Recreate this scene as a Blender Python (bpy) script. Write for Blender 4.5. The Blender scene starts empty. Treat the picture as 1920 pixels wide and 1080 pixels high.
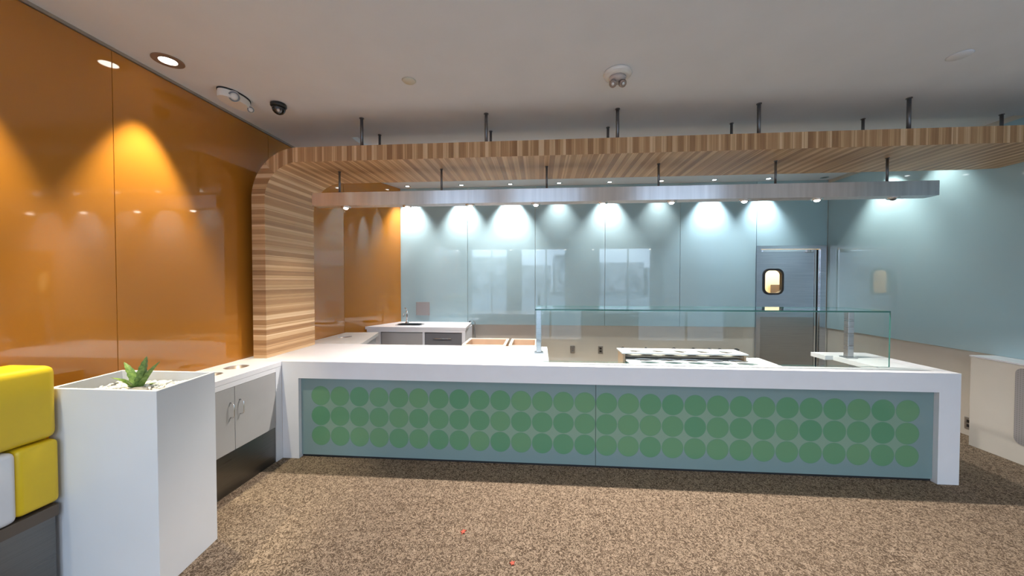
import bpy, bmesh, math, random
from mathutils import Vector, Matrix
random.seed(7)
PI = math.pi
scn = bpy.context.scene
COL = scn.collection

# ------------------------------------------------------------------ dimensions
HC = 0.86            # counter height
XL, XR = -0.425, 6.60
YB, YF = 2.75, -4.6  # back wall, storefront behind the viewer
ZC, ZK, YSTEP = 3.04, 3.09, 0.565
XC = -0.02           # back left corner
P = 0.1782           # dot pitch
L = 5.4826           # counter length

# ------------------------------------------------------------------ materials
def mat(name, base=(.8, .8, .8), rough=.5, metal=0., spec=.5, coat=0., emis=None, es=0., aniso=0.):
    m = bpy.data.materials.new(name); m.use_nodes = True
    b = m.node_tree.nodes['Principled BSDF']
    b.inputs['Base Color'].default_value = (*base, 1)
    b.inputs['Roughness'].default_value = rough
    b.inputs['Metallic'].default_value = metal
    b.inputs['Specular IOR Level'].default_value = spec
    b.inputs['Coat Weight'].default_value = coat
    b.inputs['Coat Roughness'].default_value = .03
    b.inputs['Anisotropic'].default_value = aniso
    if emis:
        b.inputs['Emission Color'].default_value = (*emis, 1)
        b.inputs['Emission Strength'].default_value = es
    return m
def NT(m):
    nt = m.node_tree
    return nt, nt.nodes['Principled BSDF']
def N(nt, t, **kw):
    n = nt.nodes.new(t)
    for k, v in kw.items():
        if k.startswith('i_'): n.inputs[int(k[2:])].default_value = v
        else: setattr(n, k, v)
    return n
def math_(nt, op, a, b=None, c=None):
    n = nt.nodes.new('ShaderNodeMath'); n.operation = op
    for i, v in enumerate((a, b, c)):
        if v is None: continue
        if isinstance(v, (int, float)): n.inputs[i].default_value = v
        else: nt.links.new(v, n.inputs[i])
    return n.outputs[0]
def mixc(nt, f, a, b):
    n = nt.nodes.new('ShaderNodeMix'); n.data_type = 'RGBA'
    for s, v in ((0, f), (6, a), (7, b)):
        if isinstance(v, (int, float)): n.inputs[s].default_value = v
        elif isinstance(v, tuple): n.inputs[s].default_value = (*v, 1)
        else: nt.links.new(v, n.inputs[s])
    return n.outputs[2]
def ramp(nt, fac, stops, interp='LINEAR'):
    n = nt.nodes.new('ShaderNodeValToRGB'); cr = n.color_ramp; cr.interpolation = interp
    while len(cr.elements) < len(stops): cr.elements.new(.5)
    for e, (p, c) in zip(cr.elements, stops): e.position = p; e.color = (*c, 1)
    nt.links.new(fac, n.inputs[0]); return n.outputs[0]
def bump(nt, b, h, dist=.002, strength=.5):
    n = nt.nodes.new('ShaderNodeBump'); n.inputs['Distance'].default_value = dist; n.inputs['Strength'].default_value = strength
    nt.links.new(h, n.inputs['Height']); nt.links.new(n.outputs[0], b.inputs['Normal'])
def objco(nt): return nt.nodes.new('ShaderNodeTexCoord').outputs['Object']
def sepxyz(nt, v):
    n = nt.nodes.new('ShaderNodeSeparateXYZ'); nt.links.new(v, n.inputs[0]); return n.outputs
def noise(nt, co, scale, detail=3, rough=.5, dist=0.):
    n = nt.nodes.new('ShaderNodeTexNoise'); n.inputs['Scale'].default_value = scale
    n.inputs['Detail'].default_value = detail; n.inputs['Roughness'].default_value = rough; n.inputs['Distortion'].default_value = dist
    nt.links.new(co, n.inputs['Vector']); return n.outputs['Fac']
def mapping(nt, co, scale):
    n = nt.nodes.new('ShaderNodeMapping'); n.inputs['Scale'].default_value = scale
    nt.links.new(co, n.inputs[0]); return n.outputs[0]

def painted(name, c, rough=.5, var=.06, scale=3., **k):
    m = mat(name, c, rough, **k); nt, b = NT(m); f = noise(nt, objco(nt), scale, 4)
    d = tuple(x*(1-var) for x in c); e = tuple(min(1, x*(1+var)) for x in c)
    nt.links.new(ramp(nt, f, [(.3, d), (.7, e)]), b.inputs['Base Color']); return m

M = {}
M['ceiling'] = painted('ceiling paint', (.85, .87, .90), .85, .02)
M['plaster'] = painted('beige plaster', (.66, .58, .49), .75, .03)
M['base'] = painted('beige wall base', (.66, .60, .52), .55, .03)
M['quartz'] = painted('white quartz', (.78, .77, .79), .22, .015, 8)
M['laminate'] = painted('white laminate', (.66, .67, .70), .4, .015, 5)
M['blueglass'] = painted('back painted blue glass', (.41, .575, .63), .035, .02, .8, spec=.85)
M['orangeglass'] = painted('back painted orange glass', (.42, .16, .020), .05, .03, .8, spec=.8)
M['seam'] = mat('dark joint', (.12, .12, .12), .7)
M['chrome'] = mat('chrome', (.85, .85, .85), .12, 1)
M['darkhole'] = mat('dark recess', (.10, .075, .055), .6)
M['black'] = mat('black plastic', (.02, .02, .02), .3)
M['rubber'] = mat('black rubber', (.015, .015, .017), .6)
M['grey_lam'] = painted('grey laminate', (.36, .35, .345), .4, .04, 4)
M['dark_lam'] = painted('dark grey drawer front', (.14, .14, .15), .35, .05)
M['tan'] = painted('tan board', (.58, .40, .27), .6, .08, 6)
M['tanrim'] = painted('pale board edge', (.78, .68, .54), .6, .05, 6)
M['yellow'] = painted('yellow vinyl', (.68, .47, .015), .38, .04, 4)
M['whitevinyl'] = painted('white vinyl', (.66, .67, .70), .38, .03, 4)
M['plastic'] = painted('off white plastic', (.86, .82, .76), .4, .02)
M['emit'] = mat('lamp glow', (1, 1, 1), .5, emis=(1, .95, .86), es=14)
M['emitcool'] = mat('lamp glow cool', (1, 1, 1), .5, emis=(.93, .97, 1), es=14)
M['unlit'] = mat('unlit lamp', (.10, .10, .10), .3)
M['bronze'] = mat('bronze trim ring', (.33, .26, .22), .35, .6)
M['redscrap'] = mat('red paper', (.42, .07, .035), .7)
M['pebble'] = painted('white pebble', (.80, .77, .70), .6, .12, 60)
M['stone'] = painted('dark stone', (.20, .19, .18), .6, .2, 40)
M['rod'] = mat('steel rod', (.20, .20, .21), .35, .8)
M['copper'] = mat('brushed plate', (.47, .45, .45), .4, .7)

def steel(name, c=(.58, .58, .60), rough=.3, scale=(2, 2, 140), aniso=.6):
    m = mat(name, c, rough, 1, aniso=aniso); nt, b = NT(m)
    f = noise(nt, mapping(nt, objco(nt), scale), 1.5, 4)
    nt.links.new(ramp(nt, f, [(.2, tuple(x*.85 for x in c)), (.8, tuple(min(1, x*1.12) for x in c))]), b.inputs['Base Color'])
    r = ramp(nt, f, [(.2, (rough*.75,)*3), (.8, (rough*1.3,)*3)])
    nt.links.new(r, b.inputs['Roughness'])
    return m
M['steel'] = steel('brushed steel')
M['steelbar'] = steel('brushed steel fascia', (.84, .84, .86), .17, (14, 14, .6), .8)
M['steeldark'] = steel('steel kick plate', (.20, .20, .195), .32)
M['doorsteel'] = steel('stainless door skin', (.60, .62, .68), .22, (1.2, 1.2, 60))

nt, b = NT(M['steelbar'])
tg = nt.nodes.new('ShaderNodeTangent'); tg.direction_type = 'UV_MAP'; tg.uv_map = 'UVMap'; nt.links.new(tg.outputs[0], b.inputs['Tangent'])
for l_ in list(b.inputs['Roughness'].links): nt.links.remove(l_)
b.inputs['Roughness'].default_value = .31; b.inputs['Anisotropic'].default_value = 1.0; b.inputs['Anisotropic Rotation'].default_value = .25
# wavy stainless reflections on the door
nt, b = NT(M['doorsteel'])
bump(nt, b, noise(nt, mapping(nt, objco(nt), (1, 1, 3)), 1.6, 1), .02, .25)

# carpet with worm-like loops
def carpet():
    m = mat('looped carpet', (.3, .23, .17), .95, spec=.1); nt, b = NT(m); co = objco(nt)
    n1 = noise(nt, co, 48, 2, .5, 1.3)
    n2 = noise(nt, co, 150, 2, .6, .6)
    n3 = noise(nt, co, 1.4, 3)
    band = math_(nt, 'ABSOLUTE', math_(nt, 'SUBTRACT', n1, .5))
    band = math_(nt, 'MULTIPLY', band, 9.5)
    band = math_(nt, 'MINIMUM', band, 1.0)
    worm = math_(nt, 'SUBTRACT', 1.0, band)
    f = math_(nt, 'ADD', math_(nt, 'MULTIPLY', worm, .62), math_(nt, 'MULTIPLY', n2, .46))
    c = ramp(nt, f, [(.15, (.04, .026, .017)), (.38, (.12, .084, .056)), (.62, (.255, .185, .127)), (.92, (.46, .355, .26))])
    c2 = mixc(nt, math_(nt, 'MULTIPLY', n3, .35), c, (.22, .155, .105))
    nt.links.new(c2, b.inputs['Base Color']); bump(nt, b, f, .006, .7)
    return m
M['carpet'] = carpet()

# zebrano veneer, banded along the UV u coordinate
def zebrano():
    m = mat('banded wood veneer', (.4, .25, .13), .42, spec=.35); nt, b = NT(m)
    uv = nt.nodes.new('ShaderNodeUVMap'); uv.uv_map = 'UVMap'
    s = sepxyz(nt, uv.outputs[0]); u, v = s[0], s[1]
    def bands(w, seed):
        cell = math_(nt, 'FLOOR', math_(nt, 'MULTIPLY', math_(nt, 'ADD', u, seed), 1.0/w))
        wn = nt.nodes.new('ShaderNodeTexWhiteNoise'); wn.noise_dimensions = '1D'; nt.links.new(cell, wn.inputs['W']); return wn.outputs['Value']
    b1 = bands(.046, 5.0); b2 = bands(.0165, 3.3); b3 = bands(.0068, 9.1)
    par = math_(nt, 'MODULO', math_(nt, 'FLOOR', math_(nt, 'MULTIPLY', math_(nt, 'ADD', u, 5.0), 1.0/.046)), 2.0)
    thin = math_(nt, 'MULTIPLY', par, math_(nt, 'ADD', math_(nt, 'MULTIPLY', b3, .30), math_(nt, 'MULTIPLY', b2, .22)))
    f = math_(nt, 'ADD', math_(nt, 'ADD', math_(nt, 'MULTIPLY', b1, .26), thin), math_(nt, 'ADD', math_(nt, 'MULTIPLY', b2, .16), math_(nt, 'ADD', math_(nt, 'MULTIPLY', b3, .08), math_(nt, 'MULTIPLY', par, .10))))
    cmb = nt.nodes.new('ShaderNodeCombineXYZ'); nt.links.new(math_(nt, 'MULTIPLY', u, 260.0), cmb.inputs[0]); nt.links.new(math_(nt, 'MULTIPLY', v, 6.0), cmb.inputs[1])
    g = noise(nt, cmb.outputs[0], 1.0, 3)
    f = math_(nt, 'ADD', math_(nt, 'MULTIPLY', f, .8), math_(nt, 'MULTIPLY', g, .25))
    c = ramp(nt, f, [(.14, (.29, .150, .068)), (.36, (.45, .255, .120)), (.58, (.60, .375, .195)), (.85, (.78, .56, .34))])
    nt.links.new(c, b.inputs['Base Color']); bump(nt, b, g, .0006, .3)
    return m
M['wood'] = zebrano()

# dotted glass front: coordinates are the object's own, x along, z up
def dotted():
    m = mat('blue glass with green dots', (.2, .4, .4), .10, spec=.4); nt, b = NT(m)
    s = sepxyz(nt, objco(nt))
    u = math_(nt, 'DIVIDE', math_(nt, 'SUBTRACT', s[0], .3332), P)
    v = math_(nt, 'DIVIDE', math_(nt, 'SUBTRACT', .5505, s[2]), P)
    def dd(q, hi):
        r = math_(nt, 'MINIMUM', math_(nt, 'MAXIMUM', math_(nt, 'ROUND', q), 0.0), hi)
        return math_(nt, 'SUBTRACT', q, r), r
    du, iu = dd(u, 27.0); dv, iv = dd(v, 2.0)
    r2 = math_(nt, 'ADD', math_(nt, 'MULTIPLY', du, du), math_(nt, 'MULTIPLY', dv, dv))
    dist = math_(nt, 'SQRT', r2)
    inside = math_(nt, 'LESS_THAN', dist, .487)
    core = math_(nt, 'LESS_THAN', dist, .452)
    rect = math_(nt, 'MULTIPLY', math_(nt, 'LESS_THAN', math_(nt, 'ABSOLUTE', math_(nt, 'SUBTRACT', u, 13.5)), 13.52),
                 math_(nt, 'LESS_THAN', math_(nt, 'ABSOLUTE', math_(nt, 'SUBTRACT', v, 1.0)), 1.02))
    wn = nt.nodes.new('ShaderNodeTexWhiteNoise'); wn.noise_dimensions = '2D'
    cb = nt.nodes.new('ShaderNodeCombineXYZ'); nt.links.new(iu, cb.inputs[0]); nt.links.new(iv, cb.inputs[1]); nt.links.new(cb.outputs[0], wn.inputs['Vector'])
    green = mixc(nt, wn.outputs['Value'], (.105, .265, .150), (.140, .290, .155))
    rim = mixc(nt, .5, green, (.125, .26, .185))
    dot = mixc(nt, core, rim, green)
    ground = mixc(nt, rect, (.200, .285, .285), (.215, .325, .245))
    nt.links.new(mixc(nt, inside, ground, dot), b.inputs['Base Color'])
    return m
M['dots'] = dotted()

def thin_glass(name, tint):
    m = bpy.data.materials.new(name); m.use_nodes = True; nt = m.node_tree; nt.nodes.clear()
    out = nt.nodes.new('ShaderNodeOutputMaterial'); tr = nt.nodes.new('ShaderNodeBsdfTransparent'); tr.inputs[0].default_value = (*tint, 1)
    gl = nt.nodes.new('ShaderNodeBsdfGlossy'); gl.inputs['Roughness'].default_value = .005; gl.inputs[0].default_value = (.9, .97, .95, 1)
    fr = nt.nodes.new('ShaderNodeFresnel'); fr.inputs[0].default_value = 1.5
    mx = nt.nodes.new('ShaderNodeMixShader'); geo = nt.nodes.new('ShaderNodeNewGeometry'); nt.links.new(math_(nt, 'MULTIPLY', fr.outputs[0], math_(nt, 'SUBTRACT', 1.0, geo.outputs['Backfacing'])), mx.inputs[0]); nt.links.new(tr.outputs[0], mx.inputs[1]); nt.links.new(gl.outputs[0], mx.inputs[2])
    nt.links.new(mx.outputs[0], out.inputs[0]); return m
M['glass'] = thin_glass('clear glass', (.955, .985, .975))
M['pane'] = thin_glass('window glass', (.95, .97, .97))
M['glassedge'] = mat('green glass edge', (.05, .17, .15), .15)

def leafmat():
    m = mat('succulent leaf', (.12, .22, .05), .45); nt, b = NT(m)
    f = noise(nt, objco(nt), 60, 3)
    nt.links.new(ramp(nt, f, [(.35, (.06, .13, .025)), (.7, (.20, .30, .07))]), b.inputs['Base Color']); return m
M['leaf'] = leafmat()
def grille():
    m = mat('perforated grey grille', (.3, .28, .27), .5); nt, b = NT(m); co = objco(nt)
    vo = nt.nodes.new('ShaderNodeTexVoronoi'); vo.inputs['Scale'].default_value = 60; vo.inputs['Randomness'].default_value = 0; nt.links.new(co, vo.inputs['Vector'])
    nt.links.new(ramp(nt, vo.outputs['Distance'], [(.25, (.12, .11, .105)), (.4, (.34, .315, .305))]), b.inputs['Base Color']); return m
M['grille'] = grille()

# ------------------------------------------------------------------ mesh helpers
def bx(bm, x0, x1, y0, y1, z0, z1, bev=0., mi=0):
    vs = [bm.verts.new((x, y, z)) for x in (x0, x1) for y in (y0, y1) for z in (z0, z1)]
    fs = [(0, 1, 3, 2), (4, 6, 7, 5), (0, 4, 5, 1), (2, 3, 7, 6), (0, 2, 6, 4), (1, 5, 7, 3)]
    F = [bm.faces.new([vs[i] for i in f]) for f in fs]
    for f in F: f.material_index = mi
    if bev:
        es = list({e for f in F for e in f.edges})
        bmesh.ops.bevel(bm, geom=es, offset=bev, segments=2, affect='EDGES', profile=.5)
    return F
def basis(d):
    d = Vector(d).normalized(); a = Vector((0, 0, 1)) if abs(d.z) < .9 else Vector((1, 0, 0))
    u = d.cross(a).normalized(); return u, d.cross(u)
def tube(bm, pts, r, seg=12, cap=True, mi=0):
    pts = [Vector(p) for p in pts]; rs = r if isinstance(r, (list, tuple)) else [r]*len(pts)
    rings = []
    for i, p in enumerate(pts):
        d = (pts[min(i+1, len(pts)-1)]-pts[max(i-1, 0)])
        u, v = basis(d)
        if rings and u.dot(pu) < 0: u = -u; v = -v
        pu = u
        rings.append([bm.verts.new(p+(u*math.cos(2*PI*k/seg)+v*math.sin(2*PI*k/seg))*rs[i]) for k in range(seg)])
    for a, b_ in zip(rings, rings[1:]):
        for k in range(seg):
            f = bm.faces.new((a[k], a[(k+1) % seg], b_[(k+1) % seg], b_[k])); f.smooth = True; f.material_index = mi
    if cap:
        for r_ in (rings[0], rings[-1]):
            f = bm.faces.new(r_); f.material_index = mi
def lathe(bm, prof, c=(0, 0, 0), axis='Z', seg=32, sx=1., sy=1., mi=0):
    rings = []
    for (r, z) in prof:
        ring = []
        for k in range(seg):
            a = 2*PI*k/seg; p = (r*math.cos(a)*sx, r*math.sin(a)*sy, z)
            if axis == 'Y': p = (p[0], p[2], p[1])
            if axis == 'X': p = (p[2], p[0], p[1])
            ring.append(bm.verts.new((p[0]+c[0], p[1]+c[1], p[2]+c[2])))
        rings.append(ring)
    for a, b_ in zip(rings, rings[1:]):
        for k in range(seg):
            f = bm.faces.new((a[k], a[(k+1) % seg], b_[(k+1) % seg], b_[k])); f.smooth = True; f.material_index = mi
    for r_ in (rings[0], rings[-1]): bm.faces.new(r_).material_index = mi
def circle(cx, cy, r, n=28, ry=None): return [(cx+r*math.cos(2*PI*k/n), cy+(ry or r)*math.sin(2*PI*k/n)) for k in range(n)]
def rrect(x0, x1, y0, y1, r, n=6):
    o = []
    for (cx, cy, a0) in ((x1-r, y1-r, 0), (x0+r, y1-r, PI/2), (x0+r, y0+r, PI), (x1-r, y0+r, 1.5*PI)):
        for k in range(n+1): a = a0+PI/2*k/n; o.append((cx+r*math.cos(a), cy+r*math.sin(a)))
    return o
def slab(bm, outer, holes, lo, hi, axis='Z'):
    """flat plate with holes, between lo and hi along the axis"""
    def p3(q, t):
        return {'Z': (q[0], q[1], t), 'Y': (q[0], t, q[1]), 'X': (t, q[0], q[1])}[axis]
    es = []
    for loop in [outer]+list(holes):
        vs = [bm.verts.new(p3(q, lo)) for q in loop]
        es += [bm.edges.new((vs[i], vs[(i+1) % len(vs)])) for i in range(len(vs))]
    r = bmesh.ops.triangle_fill(bm, use_beauty=True, edges=es)
    fs = [g for g in r['geom'] if isinstance(g, bmesh.types.BMFace)]
    e = bmesh.ops.extrude_face_region(bm, geom=fs)
    vs = [g for g in e['geom'] if isinstance(g, bmesh.types.BMVert)]
    d = {'Z': (0, 0, hi-lo), 'Y': (0, hi-lo, 0), 'X': (hi-lo, 0, 0)}[axis]
    bmesh.ops.translate(bm, verts=vs, vec=d)
def rect(x0, x1, y0, y1): return [(x0, y0), (x1, y0), (x1, y1), (x0, y1)]
def prism(bm, poly, z0, z1):
    a = [bm.verts.new((x, y, z0)) for x, y in poly]; b_ = [bm.verts.new((x, y, z1)) for x, y in poly]
    bm.faces.new(a[::-1]); bm.faces.new(b_); n = len(a)
    return [bm.faces.new((a[i], a[(i+1) % n], b_[(i+1) % n], b_[i])) for i in range(n)]

def obj(name, bm, m, parent=None, loc=None, bevel=0., smooth=False, label=None):
    bmesh.ops.recalc_face_normals(bm, faces=bm.faces)
    me = bpy.data.meshes.new(name)
    if smooth:
        for f in bm.faces: f.smooth = True
    bm.to_mesh(me); bm.free()
    for q in (m if isinstance(m, (list, tuple)) else [m]): me.materials.append(q)
    o = bpy.data.objects.new(name, me); COL.objects.link(o)
    if parent: o.parent = parent
    if loc: o.location = loc
    if bevel:
        md = o.modifiers.new('bevel', 'BEVEL'); md.width = bevel; md.segments = 2; md.limit_method = 'ANGLE'; md.angle_limit = .7
    if label: o['label'] = label
    return o
def tag(o, label, cat, group=None, kind=None):
    o['label'] = label; o['category'] = cat
    if group: o['group'] = group
    if kind: o['kind'] = kind
    return o
def thing(name, label, cat, loc=(0, 0, 0), group=None, rz=0):
    o = bpy.data.objects.new(name, None); COL.objects.link(o); o.location = loc; o.rotation_euler = (0, 0, rz)
    o.empty_display_size = .1
    return tag(o, label, cat, group)
def struct(name, bm, m, label=None, cat=None, **k):
    o = obj(name, bm, m, **k); o['kind'] = 'structure'; o['label'] = label or name.replace('_', ' '); o['category'] = cat or name.split('_')[0]; return o
def B(*a, **k): bm = bmesh.new(); bx(bm, *a, **k); return bm
def copy_tree(o, parent=None):
    c = o.copy(); COL.objects.link(c)
    if parent: c.parent = parent
    for ch in [q for q in o.children if q.type in ('MESH', 'EMPTY')]: copy_tree(ch, c)
    return c
def spot(loc, power, color, size=80, blend=.6, r=.03, parent=None, aim=None):
    l = bpy.data.lights.new('lamp_beam', 'SPOT'); l.energy = power; l.color = color; l.spot_size = math.radians(size); l.spot_blend = blend; l.shadow_soft_size = r
    o = bpy.data.objects.new('lamp_beam', l); COL.objects.link(o); o.location = loc
    if aim: o.rotation_euler = (Vector(aim)-Vector(loc)).to_track_quat('-Z', 'Y').to_euler()
    if parent: o.parent = parent; o.location = Vector(loc)-parent.location
    return o

# ------------------------------------------------------------------ the room
struct('floor', B(XL-.2, XR+.2, YF-.2, YB+.2, -.1, 0), M['carpet'], 'tan and brown mottled looped carpet floor', 'floor')
bm = bmesh.new(); slab(bm, [(XL-.2, YF-.2), (XR+.2, YF-.2), (XR+.2, YSTEP), (.35, YSTEP), (.35, 1.75), (XL-.2, 1.75)], [], ZC, ZC+.15); struct('ceiling', bm, M['ceiling'], 'smooth pale grey ceiling over the dining side', 'ceiling')
bm = bmesh.new(); slab(bm, [(.35, YSTEP), (XR+.2, YSTEP), (XR+.2, YB+.2), (XL-.2, YB+.2), (XL-.2, 1.75), (.35, 1.75)], [], ZK, ZK+.10); struct('ceiling_kitchen', bm, M['ceiling'], 'raised pale ceiling over the serving area behind the wood canopy', 'ceiling')
# left wall: straight, then a canted stretch to the back corner
bm = bmesh.new(); prism(bm, [(XL-.012, YF), (XL-.012, 1.75), (XC-.012, YB), (XC-.012, YB+.2), (XL-.2, YB+.2), (XL-.2, YF)], 0, ZK+.1)
struct('wall_left', bm, M['plaster'], 'left wall carrying the orange glass panels', 'wall')
DX0, DX1, DZ = 5.575, 6.575, 2.105
bm = bmesh.new()
bx(bm, XC-.2, DX0, YB+.012, YB+.2, 0, ZK+.1); bx(bm, DX1, XR+.2, YB+.012, YB+.2, 0, ZK+.1); bx(bm, DX0, DX1, YB+.012, YB+.2, DZ, ZK+.1)
struct('wall_back', bm, M['base'], 'beige back wall below and behind the blue glass', 'wall')
struct('wall_right', B(XR+.012, XR+.2, YF, YB+.2, 0, ZK+.1), M['base'], 'beige right wall below and behind the blue glass', 'wall')
# storefront behind the viewer
WIN = [(-.3, 1.10), (1.57, 3.25), (4.40, 6.30)]
bm = bmesh.new(); slab(bm, rect(XL-.2, XR+.2, 0, ZC+.15), [rect(a, b_, .22, 2.92) for a, b_ in WIN], YF-.2, YF, 'Y')
struct('wall_front', bm, M['plaster'], 'storefront wall behind the viewer', 'wall')
for i, (a, b_) in enumerate(WIN):
    bm = bmesh.new(); w = b_-a
    bx(bm, a, a+.05, YF-.13, YF-.07, .22, 2.92); bx(bm, b_-.05, b_, YF-.13, YF-.07, .22, 2.92)
    bx(bm, a, b_, YF-.13, YF-.07, .22, .27); bx(bm, a, b_, YF-.13, YF-.07, 2.87, 2.92); bx(bm, a+w*.55, a+w*.55+.045, YF-.13, YF-.07, .27, 2.87)
    wn = struct('window_%d' % (i+1), bm, M['steel'], 'tall storefront window behind the viewer', 'window')
    obj('pane', B(a+.05, b_-.05, YF-.105, YF-.095, .27, 2.87), M['pane'], wn)
# street seen in the reflections
struct('ground_outside', B(-40, 45, -80, YF-.2, -.12, -.02), painted('asphalt', (.35, .36, .38), .9, .2), 'asphalt outside the storefront', 'ground')
def facade():
    m = mat('far street frontage', (.16, .15, .14), .9); nt, b = NT(m); co = objco(nt)
    f = noise(nt, co, 1.6, 6, .7); nt.links.new(ramp(nt, f, [(.38, (.10, .11, .13)), (.62, (.75, .74, .74))]), b.inputs['Base Color'])
    return m
bm = bmesh.new()
for k in range(16):
    x = -36+k*5; bx(bm, x, x+4.6, -36-random.random()*4, -31, -.1, 3.0+random.random()*1.6)
struct('wall_street', bm, facade(), 'far low buildings across the street', 'wall')

# metal bead where the left wall meets the ceiling, reveals under the blue glass
struct('trim_1', B(XL-.012, XL+.012, YF+.01, 1.745, ZC-.018, ZC), mat('bead', (.42, .38, .33), .4, .7), 'thin metal bead along the top of the orange wall', 'trim')
ZP = .862

# glass wall panels, each one liftable
def panel_y(name, x0, x1, z0, z1, m, label, cat='wall panel', group=None):
    return tag(obj(name, B(x0+.0025, x1-.0025, YB-.002, YB+.010, z0, z1, bev=.0015), m), label, cat, group)
G1 = 'pale blue glass panels of the back wall'
seams = [XC-.0, 1.103, 2.20, 3.30, 4.449, 5.577]
labs = ['pale blue glass wall panel behind the sink counter, next to the orange wall',
        'pale blue glass wall panel right of the sink counter, with the brightest light pool',
        'pale blue glass wall panel above the left end of the glass sneeze guard',
        'pale blue glass wall panel above the holed topping boards',
        'pale blue glass wall panel just left of the steel door']
for i in range(5):
    panel_y('glass_wall_panel', seams[i], seams[i+1], ZP, ZK-.002, M['blueglass'], labs[i], group=G1)
panel_y('glass_wall_panel', DX0+.002, XR-.003, DZ+.002, ZK-.002, M['blueglass'], 'short blue glass wall panel above the steel door', group=G1)
tag(obj('glass_wall_panel', B(XR-.002, XR+.010, -1.5, YB-.004, ZP, ZC-.002, bev=.0015), M['blueglass']), 'long blue-grey glass panel covering the upper right wall', 'wall panel')
GO = 'orange glass panels of the left wall'
for y0, y1, lab in ((-3.4, -.89, 'orange glass wall panel behind the yellow bench, left of the seam'),
                    (-.8875, .40, 'orange glass wall panel between the seam and the wood pillar, lit by one ceiling lamp'),
                    (.4025, 1.752, 'orange glass wall panel just right of the wood pillar')):
    zt = (ZC-.019) if y1 < 1 else ZK-.002
    bm = bmesh.new()
    bx(bm, XL-.011, XL+.002, y0, y1, .0, ZC-.02, bev=.0015)
    tag(obj('glass_wall_panel', bm, M['orangeglass']), lab, 'wall panel', GO)
d = Vector((XC-XL, YB-1.75, 0)).normalized(); nrm = Vector((d.y, -d.x, 0))
a = Vector((XL, 1.757, 0)); c = Vector((XC, YB-.004, 0))
bm = bmesh.new(); prism(bm, [(a.x-.010*nrm.x, a.y-.010*nrm.y), (c.x-.010*nrm.x, c.y), (c.x+.002, c.y-.001), (a.x+.003*nrm.x, a.y+.003*nrm.y)], .0, ZK-.002)
tag(obj('glass_wall_panel', bm, M['orangeglass']), 'orange glass wall panel in the back corner beside the sink', 'wall panel', GO)

# ------------------------------------------------------------------ main counter
ct = thing('serving_counter', 'long white serving counter with a green-dotted blue glass front', 'counter', (L/2, .4, 0))
def cadd(name, bm, m, **k):
    o = obj(name, bm, m, ct, **k); o.location = (-L/2, -.4, 0); return o
bm = bmesh.new()
TD = .875
slab(bm, [(XL+.004, .0001), (-.0001, .0001), (-.0001, .04), (L, .04), (L, .80), (4.975, .80), (4.975, .62), (5.045, .62), (5.045, .15), (2.352, .15), (2.352, TD), (.265, TD), (.265, .88), (XL+.004, .88)], [], HC-.04, HC)
cadd('countertop', bm, M['quartz'])
cadd('fascia', B(.152, L-.152, .0, .04, .7127, HC), M['quartz'])
bm = B(0, .152, 0, .04, 0, HC); bx(bm, 0, .152, .0401, .60, 0, HC-.0405); cadd('leg', bm, M['quartz'])
bm = B(L-.152, L, 0, .04, 0, HC); bx(bm, L-.152, L, .0401, .80, 0, HC-.0405); cadd('leg', bm, M['quartz'])
SX = .3332+13.5*P
for x0, x1, lab in ((.153, SX-.002, 'blue glass panel with fourteen columns of green dots, left half'), (SX+.002, L-.153, 'blue glass panel with fourteen columns of green dots, right half')):
    cadd('dotted_glass_panel', B(x0, x1, .0365, .048, .022, .7115), M['dots'], label=lab)
cadd('panel_backing', B(.1525, L-.1525, .05, .07, .0, .818), M['seam'])
bm = bmesh.new(); bx(bm, .153, L-.153, .055-.006, .0498, 0.0, .02); cadd('toe_strip', bm, M['rubber'])
bm = bmesh.new(); bx(bm, .153, 2.34, .075, .60, 0, HC-.042); cadd('cabinet_body', bm, M['grey_lam'])

# ------------------------------------------------------------------ left counter with cupboard doors
lc = thing('side_counter', 'low white side counter with grey doors, between planter and serving counter', 'counter', (-.2, -.5, 0))
def ladd(name, bm, m, **k):
    o = obj(name, bm, m, lc, **k); o.location = (.2, .5, 0); return o
bm = bmesh.new()
slab(bm, rect(XL+.004, 0, -.955, -.002), [circle(-.225, -.222, .085), circle(-.205, -.455, .062)], HC-.04, HC)
ladd('countertop', bm, M['quartz'], bevel=.002)
ladd('fascia', B(-.05, 0, -.955, -.0725, .783, HC-.041), M['quartz'])
ladd('end_panel', B(-.40, 0, -.072, -.002, 0, HC-.041), M['laminate'])
ladd('cabinet_body', B(XL+.004, -.022, -.955, -.0735, .30, .782), M['darkhole'])
ladd('kick_plate', B(-.06, -.008, -.955, -.0735, .0, .302), M['steeldark'])
for y0, y1, hy in ((-.955, -.487, -.525), (-.483, -.076, -.440)):
    dr = ladd('door', B(-.020, -.001, y0, y1, .306, .780, bev=.0015), M['grey_lam'])
    bm = bmesh.new(); tube(bm, [(0, hy, .56), (.020, hy, .562), (.030, hy, .575), (.030, hy, .655), (.020, hy, .668), (0, hy, .67)], .004, 10)
    obj('handle', bm, M['chrome'], dr)
for cx, cy, r in ((-.225, -.222, .085), (-.205, -.455, .062)):
    bm = bmesh.new()
    lathe(bm, [(r*.999, HC-.06), (r*.999, HC-.006), (r*.9, HC-.006), (r*.86, HC-.05), (.001, HC-.052), (.0005, HC-.060)], (cx, cy, 0)); ladd('round_chute', bm, M['bronze'], label='brown-lined round waste hole')

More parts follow.
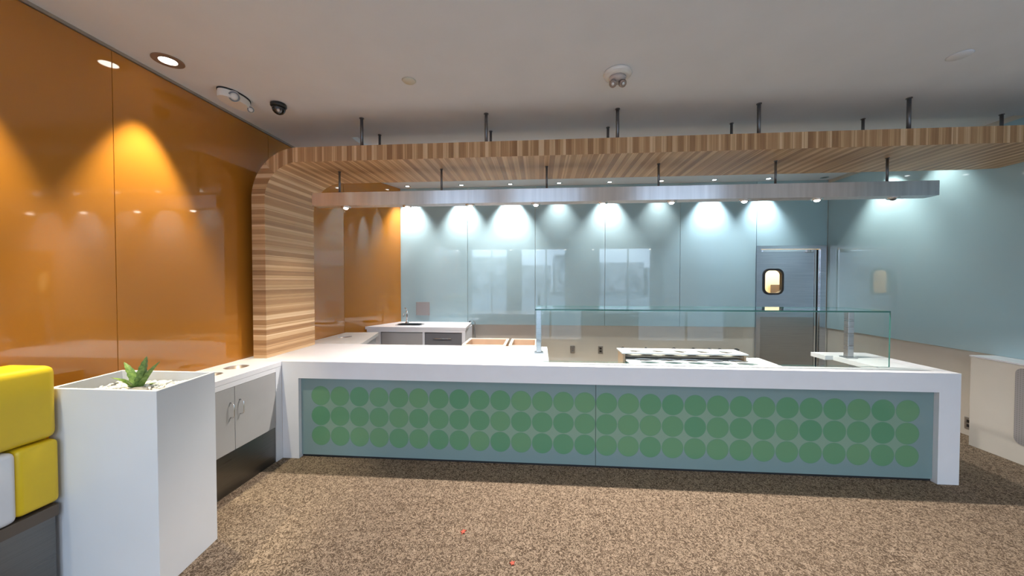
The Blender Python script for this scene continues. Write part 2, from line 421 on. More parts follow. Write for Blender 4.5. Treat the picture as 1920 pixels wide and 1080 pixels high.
# ------------------------------------------------------------------ rear low slab behind the pillar, sink counter
bk = thing('prep_ledge', 'low pale ledge with a round hole, just behind the serving counter by the orange wall', 'counter', (-.2, 1.3, 0))
bm = bmesh.new(); slab(bm, [(XL+.006, .884), (.26, .884), (.05, 1.79), (XL+.03, 1.735)], [circle(-.2, 1.37, .085)], HC-.045, HC)
o = obj('ledge_top', bm, painted('pale grey quartz', (.60, .585, .57), .3, .02), bk); o.location = (.2, -1.3, 0)
bm = bmesh.new(); prism(bm, [(XL+.01, .89), (.22, .89), (.02, 1.76), (XL+.03, 1.73)], 0, HC-.048)
o = obj('ledge_body', bm, M['laminate'], bk); o.location = (.2, -1.3, 0)
bm = bmesh.new(); lathe(bm, [(.0845, HC-.044), (.0845, HC-.01), (.076, HC-.01), (.07, HC-.04), (.001, HC-.04), (.0005, HC-.044)], (-.2, 1.37, 0))
o = obj('round_chute', bm, M['bronze'], bk); o.location = (.2, -1.3, 0)

sk = thing('sink_counter', 'white counter with a small sink in the back left corner', 'counter', (.5, 2.4, 0))
def sadd(name, bm, m, par=None, **k):
    o = obj(name, bm, m, par or sk, **k)
    if not par: o.location = (-.5, -2.4, 0)
    return o
def wallx(y): return XL+(y-1.75)/(YB-1.75)*(XC-XL)
SZ = .90
bm = bmesh.new()
slab(bm, [(wallx(2.06)+.012, 2.06), (1.215, 2.06), (1.165, YB-.006), (wallx(YB)+.010, YB-.006)], [rrect(.10, .47, 2.23, 2.47, .05)], SZ-.04, SZ)
sadd('countertop', bm, M['quartz'], bevel=.002)
bm = bmesh.new(); slab(bm, rrect(.085, .485, 2.215, 2.485, .06), [rrect(.11, .46, 2.24, 2.46, .045)], SZ+.0005, SZ+.006)
sadd('sink_rim', bm, M['steel'])
bm = bmesh.new(); o1 = rrect(.102, .468, 2.232, 2.468, .05); i1 = rrect(.112, .458, 2.242, 2.458, .045)
slab(bm, o1, [i1], SZ-.16, SZ-.001); slab(bm, o1, [], SZ-.17, SZ-.16)
sadd('sink_bowl', bm, M['steeldark'])
sadd('fascia', B(wallx(2.1)+.02, 1.205, 2.065, 2.085, SZ-.075, SZ-.041), M['quartz'])
for x0, x1 in ((wallx(2.1)+.03, -.055), (.575, .605), (1.155, 1.205)):
    sadd('post', B(x0, x1, 2.068, 2.10, 0, SZ-.076), M['laminate'])
sadd('end_panel', B(1.165, 1.185, 2.101, 2.70, 0, SZ-.041), M['laminate'])
sadd('cabinet_body', B(-.05, 1.16, 2.105, 2.18, .1, SZ-.0415), M['darkhole'])
dr = sadd('door', B(-.045, .570, 2.085, 2.10, .12, .815), M['grey_lam'], label='grey door under the sink')
dr = sadd('drawer', B(.612, 1.148, 2.085, 2.10, .62, .815), M['dark_lam'], label='dark grey drawer front')
bm = bmesh.new(); tube(bm, [(.74, 2.085, .735), (.74, 2.06, .735), (1.0, 2.06, .735), (1.0, 2.085, .735)], .006, 8); obj('handle', bm, M['chrome'], dr)
sadd('drawer', B(.612, 1.148, 2.085, 2.10, .12, .612), M['dark_lam'])
# faucet
fx, fy = .175, 2.515
fc = thing('faucet', 'chrome single-spout faucet standing at the small sink', 'faucet', (fx, fy, SZ))
bm = bmesh.new(); lathe(bm, [(.001, 0), (.030, .001), (.030, .012), (.018, .02), (.015, .03), (.0145, .15), (.018, .155), (.018, .185), (.010, .20), (.001, .202)], seg=24); obj('column', bm, M['chrome'], fc)
bm = bmesh.new(); tube(bm, [(0, 0, .14), (.0, -.05, .165), (0, -.11, .165), (0, -.145, .145), (0, -.15, .12)], [.011, .010, .010, .009, .010], 12); obj('spout', bm, M['chrome'], fc)
bm = bmesh.new(); tube(bm, [(0, 0, .20), (-.004, 0, .225), (-.035, -.01, .245)], [.009, .007, .006], 10); obj('lever', bm, M['chrome'], fc)
# plate on the wall behind the faucet
pl = thing('mounted_metal_plate', 'square brushed metal plate on the blue wall behind the faucet', 'wall plate', (.355, YB-.003, 1.115))
obj('plate', B(-.115, .115, -.006, .0, -.11, .11, bev=.002), M['copper'], pl)
for sx, sz in ((-.1, -.095), (.1, -.095), (-.1, .095), (.1, .095)):
    bm = bmesh.new(); lathe(bm, [(.001, -.0085), (.005, -.008), (.005, -.006), (.001, -.006)], (sx, 0, sz), 'Y', 12); obj('screw', bm, M['chrome'], pl)
# cable running down the end of the sink counter
bm = bmesh.new(); tube(bm, [(1.20, 2.70, .93), (1.23, 2.71, .90), (1.225, 2.69, .80), (1.24, 2.66, .66), (1.225, 2.60, .55), (1.25, 2.55, .35), (1.26, 2.5, .1), (1.3, 2.5, .01)], .006, 8)
tag(obj('power_cable', bm, mat('grey cable', (.12, .12, .12), .5)), 'thin dark cable hanging down the end of the sink counter', 'cable')
bm = bmesh.new(); bx(bm, 1.13, 1.16, 2.70, 2.72, SZ, SZ+.022, bev=.003); tag(obj('cable_clip', bm, M['black']), 'small dark clip on the back right corner of the sink counter', 'clip')

# ------------------------------------------------------------------ tan open boxes behind the counter
def crate(x0, x1, y0, y1, z1, label):
    cx, cy = (x0+x1)/2, (y0+y1)/2
    t = thing('open_cabinet', label, 'cabinet', (cx, cy, 0), 'tan open-topped cabinets behind the counter')
    hx, hy = (x1-x0)/2, (y1-y0)/2; tk = .03
    bm = bmesh.new(); slab(bm, rect(-hx, hx, -hy, hy), [rect(-hx+tk, hx-tk, -hy+tk, hy-tk)], 0.0, z1-.012)
    bx(bm, -hx+tk, hx-tk, -hy+tk, hy-tk, .3, .32)
    obj('box_body', bm, M['tan'], t)
    bm = bmesh.new(); slab(bm, rect(-hx-.005, hx+.005, -hy-.005, hy+.005), [rect(-hx+tk, hx-tk, -hy+tk, hy-tk)], z1-.0115, z1)
    obj('rim', bm, M['tanrim'], t)
crate(1.285, 1.84, 1.50, 2.03, .755, 'tan open-topped cabinet behind the counter, nearer the sink')
crate(1.885, 2.24, 1.50, 2.03, .755, 'tan open-topped cabinet behind the counter, beside the sneeze guard')

# ------------------------------------------------------------------ topping station with holed boards
ts = thing('topping_station', 'white two-level topping station with round holes behind the sneeze guard', 'food station', (3.68, .5, 0))
def tadd(name, bm, m, **k):
    o = obj(name, bm, m, ts, **k); o.location = (-3.68, -.5, 0); return o
bm = bmesh.new(); slab(bm, rect(3.062, 4.222, .515, .76), [circle(x, .625, .058, 24) for x in (3.21, 3.43, 3.64, 3.855, 4.07)], .868, .88)
tadd('upper_board', bm, M['quartz'], label='narrow upper board with one row of round holes')
bm = bmesh.new(); slab(bm, rect(3.10, 4.42, .20, .70), [circle(x+dx, y, .088, 24, .052) for (y, dx) in ((.315, .035), (.43, 0.02), (.545, -.0)) for x in (3.275, 3.495, 3.71, 3.925, 4.145)], .80, .812)
tadd('lower_board', bm, M['quartz'], label='wide lower board with three rows of holes')
bm = bmesh.new(); bx(bm, 3.075, 4.21, .705, .75, .60, .866); bx(bm, 3.075, 3.095, .53, .704, .60, .866); bx(bm, 4.19, 4.21, .53, .704, .813, .866)
tadd('riser', bm, M['tan'])
tadd('hole_liner', B(3.097, 4.188, .54, .702, .840, .846), painted('tan liner', (.42, .37, .31), .6))
tadd('base_cabinet', B(3.11, 4.41, .21, .69, 0, .74), M['steel'])
tadd('hole_backing', B(3.11, 4.41, .212, .69, .742, .75), painted('grey liner', (.45, .42, .39), .5))
for k, (px, w) in enumerate(((3.13, .030), (3.36, .026), (3.64, .040), (3.83, .040), (3.99, .038), (4.09, .034), (4.25, .05))):
    bm = bmesh.new(); bx(bm, -w/2, w/2, -.012, .012, -.004, .012, bev=.003); bx(bm, -w/4, w/4, -.008, .008, .011, .018, bev=.002)
    tadd('hinge_clip', bm, M['black']).location = (px-3.68, .775-.5, .871)

# ------------------------------------------------------------------ sneeze guard
sg = thing('sneeze_guard', 'clear glass sneeze guard with steel posts on the right half of the counter', 'glass guard', (3.68, .2, HC))
def gadd(name, bm, m, **k):
    o = obj(name, bm, m, sg, **k); o.location = (-3.68, -.2, -HC); return o
def pane(x0, x1, y0, y1, z0, z1, thin):
    bm = bmesh.new(); F = bx(bm, x0, x1, y0, y1, z0, z1)
    for f in bm.faces:
        f.normal_update(); n = f.normal
        f.material_index = 0 if abs(n['XYZ'.index(thin)]) > .5 else 1
    return bm
gadd('front_pane', pane(2.231, 5.136, .176, .188, HC+.001, 1.309, 'Y'), [M['glass'], M['glassedge']])
gadd('top_pane', pane(2.231, 5.136, .176, .60, 1.310, 1.322, 'Z'), [M['glass'], M['glassedge']])
for px in (2.262, 5.115):
    po = gadd('post', B(px-.025, px+.025, .515, .565, HC+.012, 1.298, bev=.003), M['steel'])
    obj('foot_plate', B(px-.045, px+.045, .495, .585, HC+.0005, HC+.0115), M['steel'], po)
    obj('clamp', B(px-.02, px+.02, .52, .56, 1.2985, 1.3095), M['chrome'], po)

# ------------------------------------------------------------------ wood canopy: a ribbon turning down into a pillar
cn = thing('wood_canopy', 'banded wood canopy that curves down into a pillar on the left counter', 'canopy', (0, .1, 0))
def canopy():
    X0, X1, ZT, ZBm = -.350, -.223, 2.770, 2.637
    R = .45; th_x = X1-X0; Y0, Y1 = .100, .80
    XE = 6.93
    outer, inner, S = [], [], []
    s = 0.
    # up the pillar
    nz = 12; z_start = ZT-R
    for k in range(nz+1):
        z = HC+.001+(z_start-HC-.001)*k/nz; outer.append((X0, z)); inner.append((X1, z)); S.append(z)
    s = z_start
    n = 14
    for k in range(1, n+1):
        a = PI/2*k/n
        ro = R; ri = R-.130
        ox = X0+R-ro*math.cos(a); oz = ZT-R+ro*math.sin(a)
        ix = X0+R-ri*math.cos(a); iz = ZT-R+ri*math.sin(a)
        outer.append((ox, oz)); inner.append((ix, iz)); S.append(z_start+R*.9*a)
    s = S[-1]; xs = X0+R
    m_ = 40
    rad = .50
    for k in range(1, m_+1):
        x = xs+(XE-xs)*k/m_; outer.append((x, ZT)); inner.append((x, ZBm)); S.append(s+x-xs)
    bm = bmesh.new(); uv = bm.loops.layers.uv.new('UVMap')
    def yr(x):
        if x <= XE-rad: return Y1
        t = x-(XE-rad); return Y1-rad+math.sqrt(max(0, rad*rad-t*t))
    rows = []
    for (ox, oz), (ix, iz), s_ in zip(outer, inner, S):
        rows.append((bm.verts.new((ox, Y0, oz)), bm.verts.new((ox, yr(ox), oz)), bm.verts.new((ix, yr(ix), iz)), bm.verts.new((ix, Y0, iz)), s_))
    def quad(vs, uvs):
        f = bm.faces.new(vs)
        for l_, q in zip(f.loops, uvs): l_[uv].uv = q
    for a_, b_ in zip(rows, rows[1:]):
        sa, sb = a_[4], b_[4]
        quad((a_[0], b_[0], b_[1], a_[1]), [(sa, 0), (sb, 0), (sb, 1), (sa, 1)])          # outside
        quad((a_[3], a_[2], b_[2], b_[3]), [(sa, 0), (sa, 1), (sb, 1), (sb, 0)])          # inside / underside
        cx = (a_[0].co.x+b_[3].co.x)/2
        def fu(v): return (v.co.x+11.37, v.co.z) if cx > -.17 else (v.co.z, v.co.x)
        for q in ((a_[0], a_[3], b_[3], b_[0]), (a_[1], b_[1], b_[2], a_[2])):
            quad(q, [fu(v) for v in q])
    for r_ in (rows[0], rows[-1]):
        q = r_[:4]; quad(q, [(v.co.y, v.co.x) for v in q])
    return bm
o = obj('wood_ribbon', canopy(), M['wood'], cn); o.location = (0, -.1, 0)
def rod(x, y, z0, z1, r, par, dy=0., base=None, m=None):
    bm = bmesh.new(); tube(bm, [(x, y, z0), (x, y, z1)], r, 10)
    lathe(bm, [(.001, z1-.005), (r*1.45, z1-.005), (r*1.45, z1), (.001, z1)], (x, y, 0), seg=16)
    return bm
for x in (.665, 1.80, 2.932, 4.082, 5.23):
    o = obj('hanger_rod', rod(x, .165, 2.771, ZC-.001, .014, cn), M['rod'], cn); o.location = (0, -.1, 0)
for x in (.663, 1.79, 2.92, 4.053, 5.195, 6.335):
    o = obj('hanger_rod', rod(x, .53, 2.771, ZC-.001, .012, cn), M['rod'], cn); o.location = (0, -.1, 0)

# ------------------------------------------------------------------ hanging steel light bar
lb = thing('steel_light_bar', 'long brushed steel light bar hung under the wood canopy', 'light bar', (2.85, .4, 2.36))
def badd(name, bm, m, **k):
    o = obj(name, bm, m, lb, **k); o.location = (-2.85, -.4, -2.36); return o
bm = B(.074, 5.64, .33, .45, 2.295, 2.42, bev=.002); uvl = bm.loops.layers.uv.new('UVMap')
for f in bm.faces:
    for l_ in f.loops: l_[uvl].uv = (l_.vert.co.x+l_.vert.co.y*.01, l_.vert.co.z+l_.vert.co.y)
badd('housing', bm, M['steelbar'])
for x in (.32, 1.335, 2.335, 3.35, 4.36, 5.28):
    badd('hanger_rod', rod(x, .39, 2.421, 2.636, .010, lb), M['rod'])
BL = [(.382, .15), (1.0, 1), (1.612, 1), (2.234, 1), (2.85, 1), (3.466, 1), (4.098, 1), (4.71, .9), (5.33, 0)]
for x, s_ in BL:
    bm = bmesh.new(); lathe(bm, [(.024, -.002), (.040, -.001), (.046, .006), (.046, .012), (.024, .012)], seg=24)
    f_ = badd('downlight', bm, M['chrome']); f_.location = (x-2.85, -.01, 2.2825-2.36)
    bm = bmesh.new(); lathe(bm, [(.001, -.016), (.015, -.013), (.0225, -.004), (.0235, .006), (.001, .007)], seg=20)
    b_ = obj('bulb', bm, M['emit'] if s_ else M['unlit'], f_)
    if s_:
        l = spot((x, .39, 2.258), 100*s_, (1, .93, .86), 118, .45, .02); l.parent = lb; l.location = (x-2.85, -.01, 2.258-2.36)

# ------------------------------------------------------------------ ceiling lamps
def ceiling_lamp(loc, label, group, lit=True, r=.062, cool=False, name='ceiling_downlight'):
    t = thing(name, label, 'ceiling light', loc, group)
    bm = bmesh.new(); slab(bm, circle(0, 0, r, 32), [circle(0, 0, r*.57, 32)], -.006, -.0005); obj('trim_ring', bm, M['bronze'] if r > .07 else M['chrome'], t)
    bm = bmesh.new(); lathe(bm, [(.001, -.0048), (r*.56, -.0046), (r*.56, -.0006), (.001, -.0006)], seg=28); obj('lamp', bm, (M['emitcool'] if cool else M['emit']) if lit else M['unlit'], t)
    return t
KL = [(.16, 2.4), (1.035, 2.6), (1.81, 3.6), (2.57, .6), (3.34, 1.9), (4.11, .5), (4.88, 2.6), (5.65, 2.1), (6.43, 0)]
klab = ['lit recessed light over the back wall beside the orange corner', 'second lit recessed light from the orange corner, over the back wall', 'third recessed light from the orange corner, casting the brightest pool',
        'fourth recessed light from the orange corner, casting a weak pool', 'recessed light over the middle of the back wall', 'faint recessed light right of the middle, over the back wall', 'recessed light over the back wall, second left of the steel door',
        'recessed light over the back wall just left of the steel door', 'unlit dark recessed light in the ceiling above the steel door']
for (x, s_), lab in zip(KL, klab):
    t = ceiling_lamp((x, 2.60, ZK), lab, 'recessed lights along the back wall', s_ > 0, .05, x > 4.5)
    if s_: spot((x, 2.58, ZK-.03), 78*s_, (1, .97, .93) if x < 4.5 else (.88, .95, 1), 80, 1.0, .02, t, (x, 2.64, 2.2))
for (y, s_), lab in (((1.80, 1.5), 'recessed light beside the right wall, nearer the steel door'), ((1.22, .5), 'recessed light beside the right wall above the canopy end')):
    t = ceiling_lamp((6.38, y, ZK), lab, 'recessed lights along the right wall', True, .05)
    spot((6.38, y, ZK-.03), 60*s_, (.95, 1, .93), 84, .85, .02, t, (6.48, y, 2.2))
for y, lab in ((-.74, 'round recessed ceiling light beside the orange wall'), (-1.62, 'recessed ceiling light near the orange wall above the yellow bench'), (-2.9, 'recessed ceiling light near the orange wall behind the viewer')):
    t = ceiling_lamp((-.205, y, ZC), lab, 'recessed lights along the orange wall', True, .085 if y > -1 else .085)
    spot((-.205, y, ZC-.03), 235 if y > -1 else 235, (1, .93, .68), 56, .6, .02, t, (-.25, y, 2))
for x in (1.6, 3.3, 5.0):
    for y in (-2.3, -3.7):
        t = ceiling_lamp((x, y, ZC), 'round recessed ceiling light over the dining floor', 'recessed lights over the dining floor', True, .085)
        spot((x, y, ZC-.03), 42, (1, .94, .85), 120, .7, .05, t)

# ------------------------------------------------------------------ things on the ceiling
em = thing('emergency_light', 'oval white emergency light unit beside the orange wall on the ceiling', 'emergency light', (-.145, -.292, ZC), rz=.0)
bm = bmesh.new()
def oval(a, b, n=40): return [(a*math.cos(2*PI*k/n), b*math.sin(2*PI*k/n)) for k in range(n)]
slab(bm, oval(.078, .136), [], -.010, -.0005); obj('shadow_ring', bm, M['rubber'], em)  # thin black ring paints in the dark rim shadow between housing and ceiling
bm = bmesh.new(); slab(bm, oval(.074, .132), [], -.066, -.0105); obj('housing', bm, M['plastic'], em, bevel=.014)
DV = Vector((.62, -.67, -.42)).normalized()
for (x, y, z, r_) in ((.058, -.066, -.046, .038), (.052, .098, -.068, .024)):
    bm = bmesh.new(); lathe(bm, [(r_*.95, -.014), (r_*1.08, -.010), (r_*1.08, .012), (r_*.8, .03), (.001, .032)], seg=26)
    h_ = obj('lamp_head', bm, M['plastic'], em); h_.location = (x, y, z); h_.rotation_euler = DV.to_track_quat('-Z', 'Y').to_euler()
    bm = bmesh.new(); lathe(bm, [(r_*.80, -.0155), (r_*.97, -.0155), (r_*.97, -.0125), (r_*.80, -.0125)], seg=26); obj('rim', bm, M['rod'], h_)
    bm = bmesh.new(); lathe(bm, [(.001, -.020), (r_*.35, -.0185), (r_*.79, -.0145), (.001, -.012)], seg=22); obj('lens', bm, M['plastic'], h_)
dc = thing('ceiling_dome_camera', 'small black dome security camera on the ceiling near the orange wall', 'camera', (.105, -.135, ZC))
bm = bmesh.new(); lathe(bm, [(.055, -.001), (.060, -.006), (.060, -.024), (.054, -.03), (.001, -.031)], seg=28); obj('base', bm, M['black'], dc)
bm = bmesh.new(); lathe(bm, [(.050, -.0315), (.050, -.045), (.043, -.064), (.030, -.078), (.014, -.086), (.001, -.088)], seg=28); obj('dome', bm, mat('smoked dome', (.015, .015, .016), .08), dc)
bm = bmesh.new(); lathe(bm, [(.001, -.016), (.012, -.014), (.014, 0), (.001, .001)], seg=18)
o = obj('camera_lens', bm, M['steel'], dc); o.location = (.022, -.032, -.066); o.rotation_euler = Vector((.45, -.7, -.5)).to_track_quat('-Z', 'Y').to_euler()
sp = thing('ceiling_cover_plate', 'small round cream cover plate on the ceiling between camera dome and twin light', 'cover plate', (1.311, -.385, ZC), 'round ceiling cover plates')
bm = bmesh.new(); lathe(bm, [(.001, -.010), (.042, -.009), (.050, -.001), (.001, -.0005)], seg=32); obj('plate', bm, mat('cream plate', (.70, .65, .52), .5), sp)
sp = thing('ceiling_cover_plate', 'faint round cover plate on the ceiling at upper right', 'cover plate', (5.0, -.39, ZC), 'round ceiling cover plates')
bm = bmesh.new(); lathe(bm, [(.001, -.006), (.055, -.006), (.062, -.001), (.001, -.0005)], seg=32); obj('plate', bm, M['ceiling'], sp)
tw = thing('twin_spot_emergency_light', 'round white ceiling fixture with two small lamp heads', 'emergency light', (2.815, -.37, ZC))
bm = bmesh.new(); lathe(bm, [(.092, -.0005), (.098, -.012), (.092, -.028), (.072, -.035), (.001, -.036)], seg=36); obj('base', bm, M['plastic'], tw)
bm = bmesh.new(); lathe(bm, [(.058, -.0365), (.056, -.055), (.040, -.066), (.001, -.067)], seg=32); obj('collar', bm, mat('rosy plastic', (.55, .49, .46), .5), tw)
for sx in (-1, 1):
    bm = bmesh.new(); lathe(bm, [(.019, -.018), (.025, -.014), (.026, .008), (.016, .022), (.001, .023)], seg=22)
    h_ = obj('lamp_head', bm, M['bronze'], tw); h_.location = (sx*.032, -.012, -.083); h_.rotation_euler = Vector((sx*.25, -.75, -.6)).to_track_quat('-Z', 'Y').to_euler()
    bm = bmesh.new(); lathe(bm, [(.001, -.0185), (.018, -.0175), (.0185, -.012), (.001, -.011)], seg=20); obj('lens', bm, mat('bright lens', (.9, .88, .84), .15, .3), h_)

# ------------------------------------------------------------------ steel kitchen door
dz = DZ
dr = thing('steel_swing_door', 'stainless steel kitchen swing door with a rounded porthole window', 'door', (DX0, YB, 0)); dr.name = 'door_1'; dr['kind'] = 'structure'
def dadd(name, bm, m, par=None, **k):
    o = obj(name, bm, m, par or dr, **k)
    if not par: o.location = (-DX0, -YB, 0)
    return o
bm = bmesh.new(); bx(bm, DX0+.001, DX0+.06, YB-.02, YB+.15, 0, dz); bx(bm, DX1-.085, DX1-.001, YB-.02, YB+.15, 0, dz); bx(bm, DX0+.06, DX1-.085, YB-.02, YB+.15, dz-.05, dz)
dadd('door_frame', bm, M['doorsteel'])
x0, x1 = DX0+.064, DX1-.155
ph = rrect(5.695, 5.965, 1.375, 1.745, .085, 8)
bm = bmesh.new(); slab(bm, rect(x0, x1, .01, dz-.055), [ph], YB+.005, YB+.045, 'Y')
lf = dadd('door_leaf', bm, M['doorsteel'])
bm = bmesh.new(); slab(bm, rrect(5.68, 5.98, 1.36, 1.76, .095, 8), [rrect(5.708, 5.952, 1.388, 1.732, .075, 8)], YB-.008, YB+.050, 'Y')
dadd('window_gasket', bm, M['rubber'])
bm = bmesh.new(); slab(bm, rrect(5.706, 5.954, 1.386, 1.734, .076, 8), [], YB+.022, YB+.028, 'Y'); dadd('porthole_pane', bm, M['pane'])
bm = bmesh.new(); bx(bm, x1+.004, x1+.024, YB-.002, YB+.04, .01, dz-.06); bx(bm, x1+.05, x1+.066, YB-.002, YB+.03, .01, dz-.06)
dadd('hinge_post', bm, M['chrome'])
dadd('hinge_gap', B(x1+.025, x1+.049, YB+.02, YB+.045, .01, dz-.055), M['rubber'])
bm = bmesh.new(); bx(bm, x0+.03, x1-.06, YB-.012, YB+.004, dz-.085, dz-.068); dadd('top_channel', bm, M['chrome'])
bm = bmesh.new(); bx(bm, x1-.13, x1-.08, YB-.03, YB+.004, dz-.10, dz-.06, bev=.004); bx(bm, x1-.07, x1-.03, YB-.03, YB+.004, dz-.10, dz-.06, bev=.004); dadd('pivot_bracket', bm, M['steel'])
dadd('kick_plate', B(x0+.005, x1-.005, YB+.0005, YB+.0048, .02, 1.02), steel('satin kick plate', (.42, .40, .38), .35), label='matte steel kick plate on the lower half')
# room behind the porthole
cream = painted('cream paint', (.80, .68, .46), .7, .03)
for nm, d_ in (('wall_pantry_back', (4.2, 8.4, 4.6, 4.7, 0, 3.0)), ('wall_pantry_left', (4.1, 4.2, YB+.2, 4.7, 0, 3.0)), ('wall_pantry_right', (8.4, 8.5, YB+.2, 4.7, 0, 3.0)), ('ceiling_pantry', (4.1, 8.5, YB+.2, 4.7, 3.0, 3.1)), ('floor_pantry', (4.1, 8.5, YB+.2, 4.7, -.1, 0))):
    struct(nm, B(*d_), cream, 'cream room seen through the porthole of the steel door', nm.split('_')[0])
tag(obj('dark_box', B(6.9, 7.6, 4.25, 4.55, .0, 1.50, bev=.01), mat('dark cupboard', (.07, .05, .045), .5)), 'dark box shape seen low through the porthole of the steel door', 'box')
pl_ = bpy.data.lights.new('pantry_lamp', 'POINT'); pl_.energy = 190; pl_.color = (1, .80, .52); pl_.shadow_soft_size = .12
plo = bpy.data.objects.new('pantry_lamp', pl_); COL.objects.link(plo); plo.location = (6.2, 3.8, 2.7)

# ------------------------------------------------------------------ outlets
def outlet(loc, label, axis, black):
    t = thing('wall_outlet', label, 'outlet', loc, 'wall outlets')
    s = (lambda a, b_, c, d_, e, f, **k: B(a, b_, c, d_, e, f, **k)) if axis == 'Y' else (lambda a, b_, c, d_, e, f, **k: B(c, d_, a, b_, e, f, **k))
    obj('cover_plate', s(-.038, .038, -.007, 0, -.06, .06, bev=.002), M['steel'], t)
    for z in (-.022, .022): obj('socket', s(-.017, .017, -.0095, -.0075, z-.015, z+.015, bev=.001), M['black'] if black else mat('grey socket', (.2, .19, .19), .4), t)
outlet((2.80, YB+.010, .475), 'grey wall outlet low on the beige back wall, seen through the glass at left', 'Y', False)
outlet((3.24, YB+.010, .475), 'black wall outlet low on the beige back wall, left of the topping boards', 'Y', True)
outlet((XR+.010, .955, .125), 'dark outlet low on the right wall beside the counter end', 'X', True)

# ------------------------------------------------------------------ low boxed cabinet on the right wall
rb = thing('boxed_wall_cabinet', 'beige boxed low cabinet along the right wall with a grey grille', 'cabinet', (6.45, -.3, 0))
o = obj('box_body', B(6.372, XR+.010, -1.45, .745, 0, .848), M['base'], rb, bevel=.003); o.location = (-6.45, .3, 0)
o = obj('ledge', B(6.366, XR-.004, -1.45, .750, .849, .862), M['quartz'], rb); o.location = (-6.45, .3, 0)
bm = bmesh.new(); slab(bm, rrect(-1.3, .418, .172, .825, .05), [], 6.362, 6.3715, 'X')
o = obj('grille', bm, M['grille'], rb, label='grey perforated grille with rounded corners'); o.location = (-6.45, .3, 0)

# ------------------------------------------------------------------ planter with succulent
pt = thing('planter', 'tall white box planter filled with pebbles beside the yellow bench', 'planter', (.04, -1.15, 0))
OUT = [(-.235, -1.338), (.371, -1.338), (.318, -.966), (-.292, -.966)]
INN = [(-.216, -1.322), (.352, -1.322), (.300, -.982), (-.274, -.982)]
bm = bmesh.new(); slab(bm, OUT, [INN], 0, 1.02); o = obj('planter_shell', bm, M['laminate'], pt, bevel=.002); o.location = (-.04, 1.15, 0)
bm = bmesh.new(); prism(bm, [(x*.995, y) for x, y in INN], .90, .935); o = obj('soil', bm, M['stone'], pt); o.location = (-.04, 1.15, 0)
def inpoly(x, y, poly, m_=.012):
    # signed test against the four edges
    n = len(poly)
    for i in range(n):
        x0, y0 = poly[i]; x1, y1 = poly[(i+1) % n]
        if ((x1-x0)*(y-y0)-(y1-y0)*(x-x0))/math.hypot(x1-x0, y1-y0) < m_: return False
    return True
rnd = random.Random(3)
bm = bmesh.new(); cnt = 0
while cnt < 620:
    x = rnd.uniform(-.29, .36); y = rnd.uniform(-1.33, -.97)
    if not inpoly(x, y, INN): continue
    r = rnd.uniform(.007, .0135)
    mound = .022*math.exp(-((x-.06)**2+(y+1.14)**2)/.02)
    mtx = Matrix.Translation((x, y, .947+rnd.uniform(0, .014)+mound)) @ Matrix.Rotation(rnd.uniform(0, PI), 4, 'Z') @ Matrix.Rotation(rnd.uniform(-.5, .5), 4, 'X') @ Matrix.Diagonal((r*1.3, r, r*.75, 1))
    bmesh.ops.create_icosphere(bm, subdivisions=1 if cnt % 3 else 2, radius=1, matrix=mtx); cnt += 1
tag(obj('pebbles', bm, M['pebble'], smooth=True), 'white pebbles filling the top of the tall white planter', 'pebbles', kind='stuff')
bm = bmesh.new(); bmesh.ops.create_icosphere(bm, subdivisions=3, radius=1, matrix=Matrix.Translation((0, 0, .012)) @ Matrix.Diagonal((.050, .028, .016, 1)))
tag(obj('dark_stone', bm, M['stone'], smooth=True, loc=(.105, -1.20, .965)), 'flat dark stone lying at the foot of the green succulent', 'stone')
su = thing('succulent', 'green spiky aloe-like succulent growing in the white planter', 'plant', (.045, -1.155, .965))
def leaf(dx, dy, dz, ln, w):
    bm = bmesh.new(); d = Vector((dx, dy, dz)).normalized(); side = Vector((0, 0, 1)).cross(d)
    if side.length < .1: side = Vector((1, 0, 0))
    side.normalize(); up = d.cross(side).normalized(); n = 12; rings = []
    for k in range(n+1):
        t = k/n; c = d*ln*t+Vector((0, 0, 1))*ln*(.10*math.sin(PI*t)-.02*t) ; ww = w*(math.sin(PI*min(1, .35+.65*t))**.8 if t < 1 else 0)+.0006
        th = ww*.32
        sp_ = 1.16 if k % 2 else .95
        rings.append([bm.verts.new(c+side*ww*sp_*.5), bm.verts.new(c+up*(-th)*.2), bm.verts.new(c-side*ww*sp_*.5), bm.verts.new(c-up*th)])
    for a_, b_ in zip(rings, rings[1:]):
        for k in range(4): bm.faces.new((a_[k], a_[(k+1) % 4], b_[(k+1) % 4], b_[k]))
    bm.faces.new(rings[0]); bm.faces.new(rings[-1])
    obj('leaf', bm, M['leaf'], su)
for a_ in ((-.85, -.1, .40, .165, .030), (-.60, .1, .85, .185, .042), (-.25, -.35, .6, .085, .036), (.34, -.05, .95, .205, .046), (.52, .15, .80, .190, .046), (.85, -.3, .10, .10, .026), (.1, -.55, .35, .075, .034), (.5, .5, .25, .08, .03), (-.5, .55, .2, .08, .03)):
    leaf(*a_)

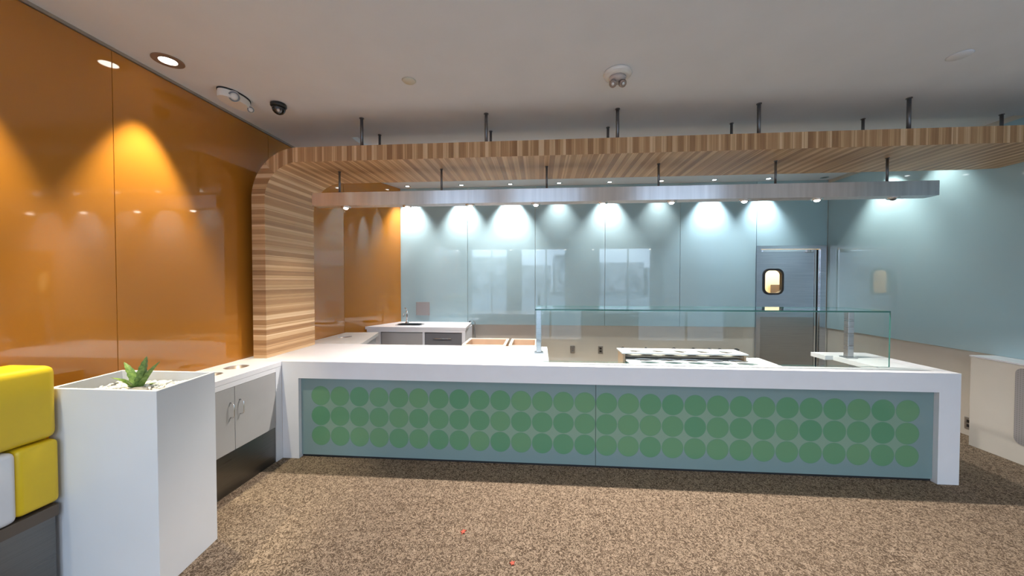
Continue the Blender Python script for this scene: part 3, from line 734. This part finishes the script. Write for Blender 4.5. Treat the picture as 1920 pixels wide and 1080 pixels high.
# ------------------------------------------------------------------ yellow bench
be = thing('banquette', 'yellow and white upholstered banquette on a dark metal base beside the planter', 'bench', (-.28, -2.2, 0))
def soft(x0, x1, y0, y1, z0, z1, r, m, name, label=None):
    bm = B(x0, x1, y0, y1, z0, z1); bmesh.ops.bevel(bm, geom=list(bm.edges), offset=r, segments=5, affect='EDGES', profile=.5)
    o = obj(name, bm, m, be, smooth=True, label=label); o.location = (.28, 2.2, 0); return o
soft(-.40, -.150, -3.1, -1.352, .785, 1.148, .035, M['yellow'], 'upper_cushion')
soft(-.40, -.146, -1.505, -1.352, .458, .778, .024, M['yellow'], 'lower_cushion', 'yellow end section of the lower cushion')
soft(-.40, -.144, -3.1, -1.499, .445, .778, .028, M['whitevinyl'], 'lower_cushion', 'white section of the lower cushion')
o = obj('metal_base', B(-.40, -.165, -3.1, -1.365, 0, .385), M['steeldark'], be); o.location = (.28, 2.2, 0)
o = obj('base_rail', B(-.40, -.155, -3.1, -1.358, .387, .442), M['darkhole'], be); o.location = (.28, 2.2, 0)

# ------------------------------------------------------------------ red scraps on the carpet
def scrap(x, y, r, label, seed):
    rr = random.Random(seed); bm = bmesh.new()
    pts = []
    for k in range(10):
        a = 2*PI*k/10; q = r*(1 if k % 2 else .5)*rr.uniform(.8, 1.1); pts.append((x+q*math.cos(a), y+q*math.sin(a)*1.3))
    prism(bm, pts, .002, .006)
    tag(obj('red_scrap', bm, M['redscrap']), label, 'litter', 'red scraps on the carpet')
scrap(1.797, -.797, .020, 'small red scrap on the carpet, nearer the counter', 1)
scrap(2.121, -1.018, .016, 'small red scrap on the carpet at the bottom of the picture', 2)

# ------------------------------------------------------------------ sky and daylight
w = bpy.data.worlds.new('sky'); scn.world = w; w.use_nodes = True
nt = w.node_tree; bg = nt.nodes['Background']
bg.inputs[0].default_value = (.62, .78, 1.0, 1); bg.inputs[1].default_value = 6.6
for a, b_ in WIN:
    l = bpy.data.lights.new('window_portal', 'AREA'); l.shape = 'RECTANGLE'; l.size = b_-a; l.size_y = 2.7
    l.cycles.is_portal = True
    o = bpy.data.objects.new('window_portal', l); COL.objects.link(o); o.location = ((a+b_)/2, YF-.21, 1.57); o.rotation_euler = (PI/2, 0, 0)

# ------------------------------------------------------------------ camera and view
cam = bpy.data.cameras.new('camera'); co = bpy.data.objects.new('camera', cam); COL.objects.link(co)
cam.sensor_width = 36; cam.lens = 662.83/1920*36
co.location = (2.2681, -2.9433, 1.5657); co.rotation_euler = (PI/2-.0189, 0, .0773); cam.clip_start = .05
scn.camera = co
scn.view_settings.view_transform = 'Standard'; scn.view_settings.look = 'None'; scn.view_settings.exposure = 0; scn.view_settings.gamma = 1
scn.view_settings.use_curve_mapping = False
c = scn.cycles; c.max_bounces = 8; c.diffuse_bounces = 5; c.glossy_bounces = 5; c.transparent_max_bounces = 12; c.caustics_reflective = False; c.caustics_refractive = False
c.use_denoising = True; c.sample_clamp_indirect = 4
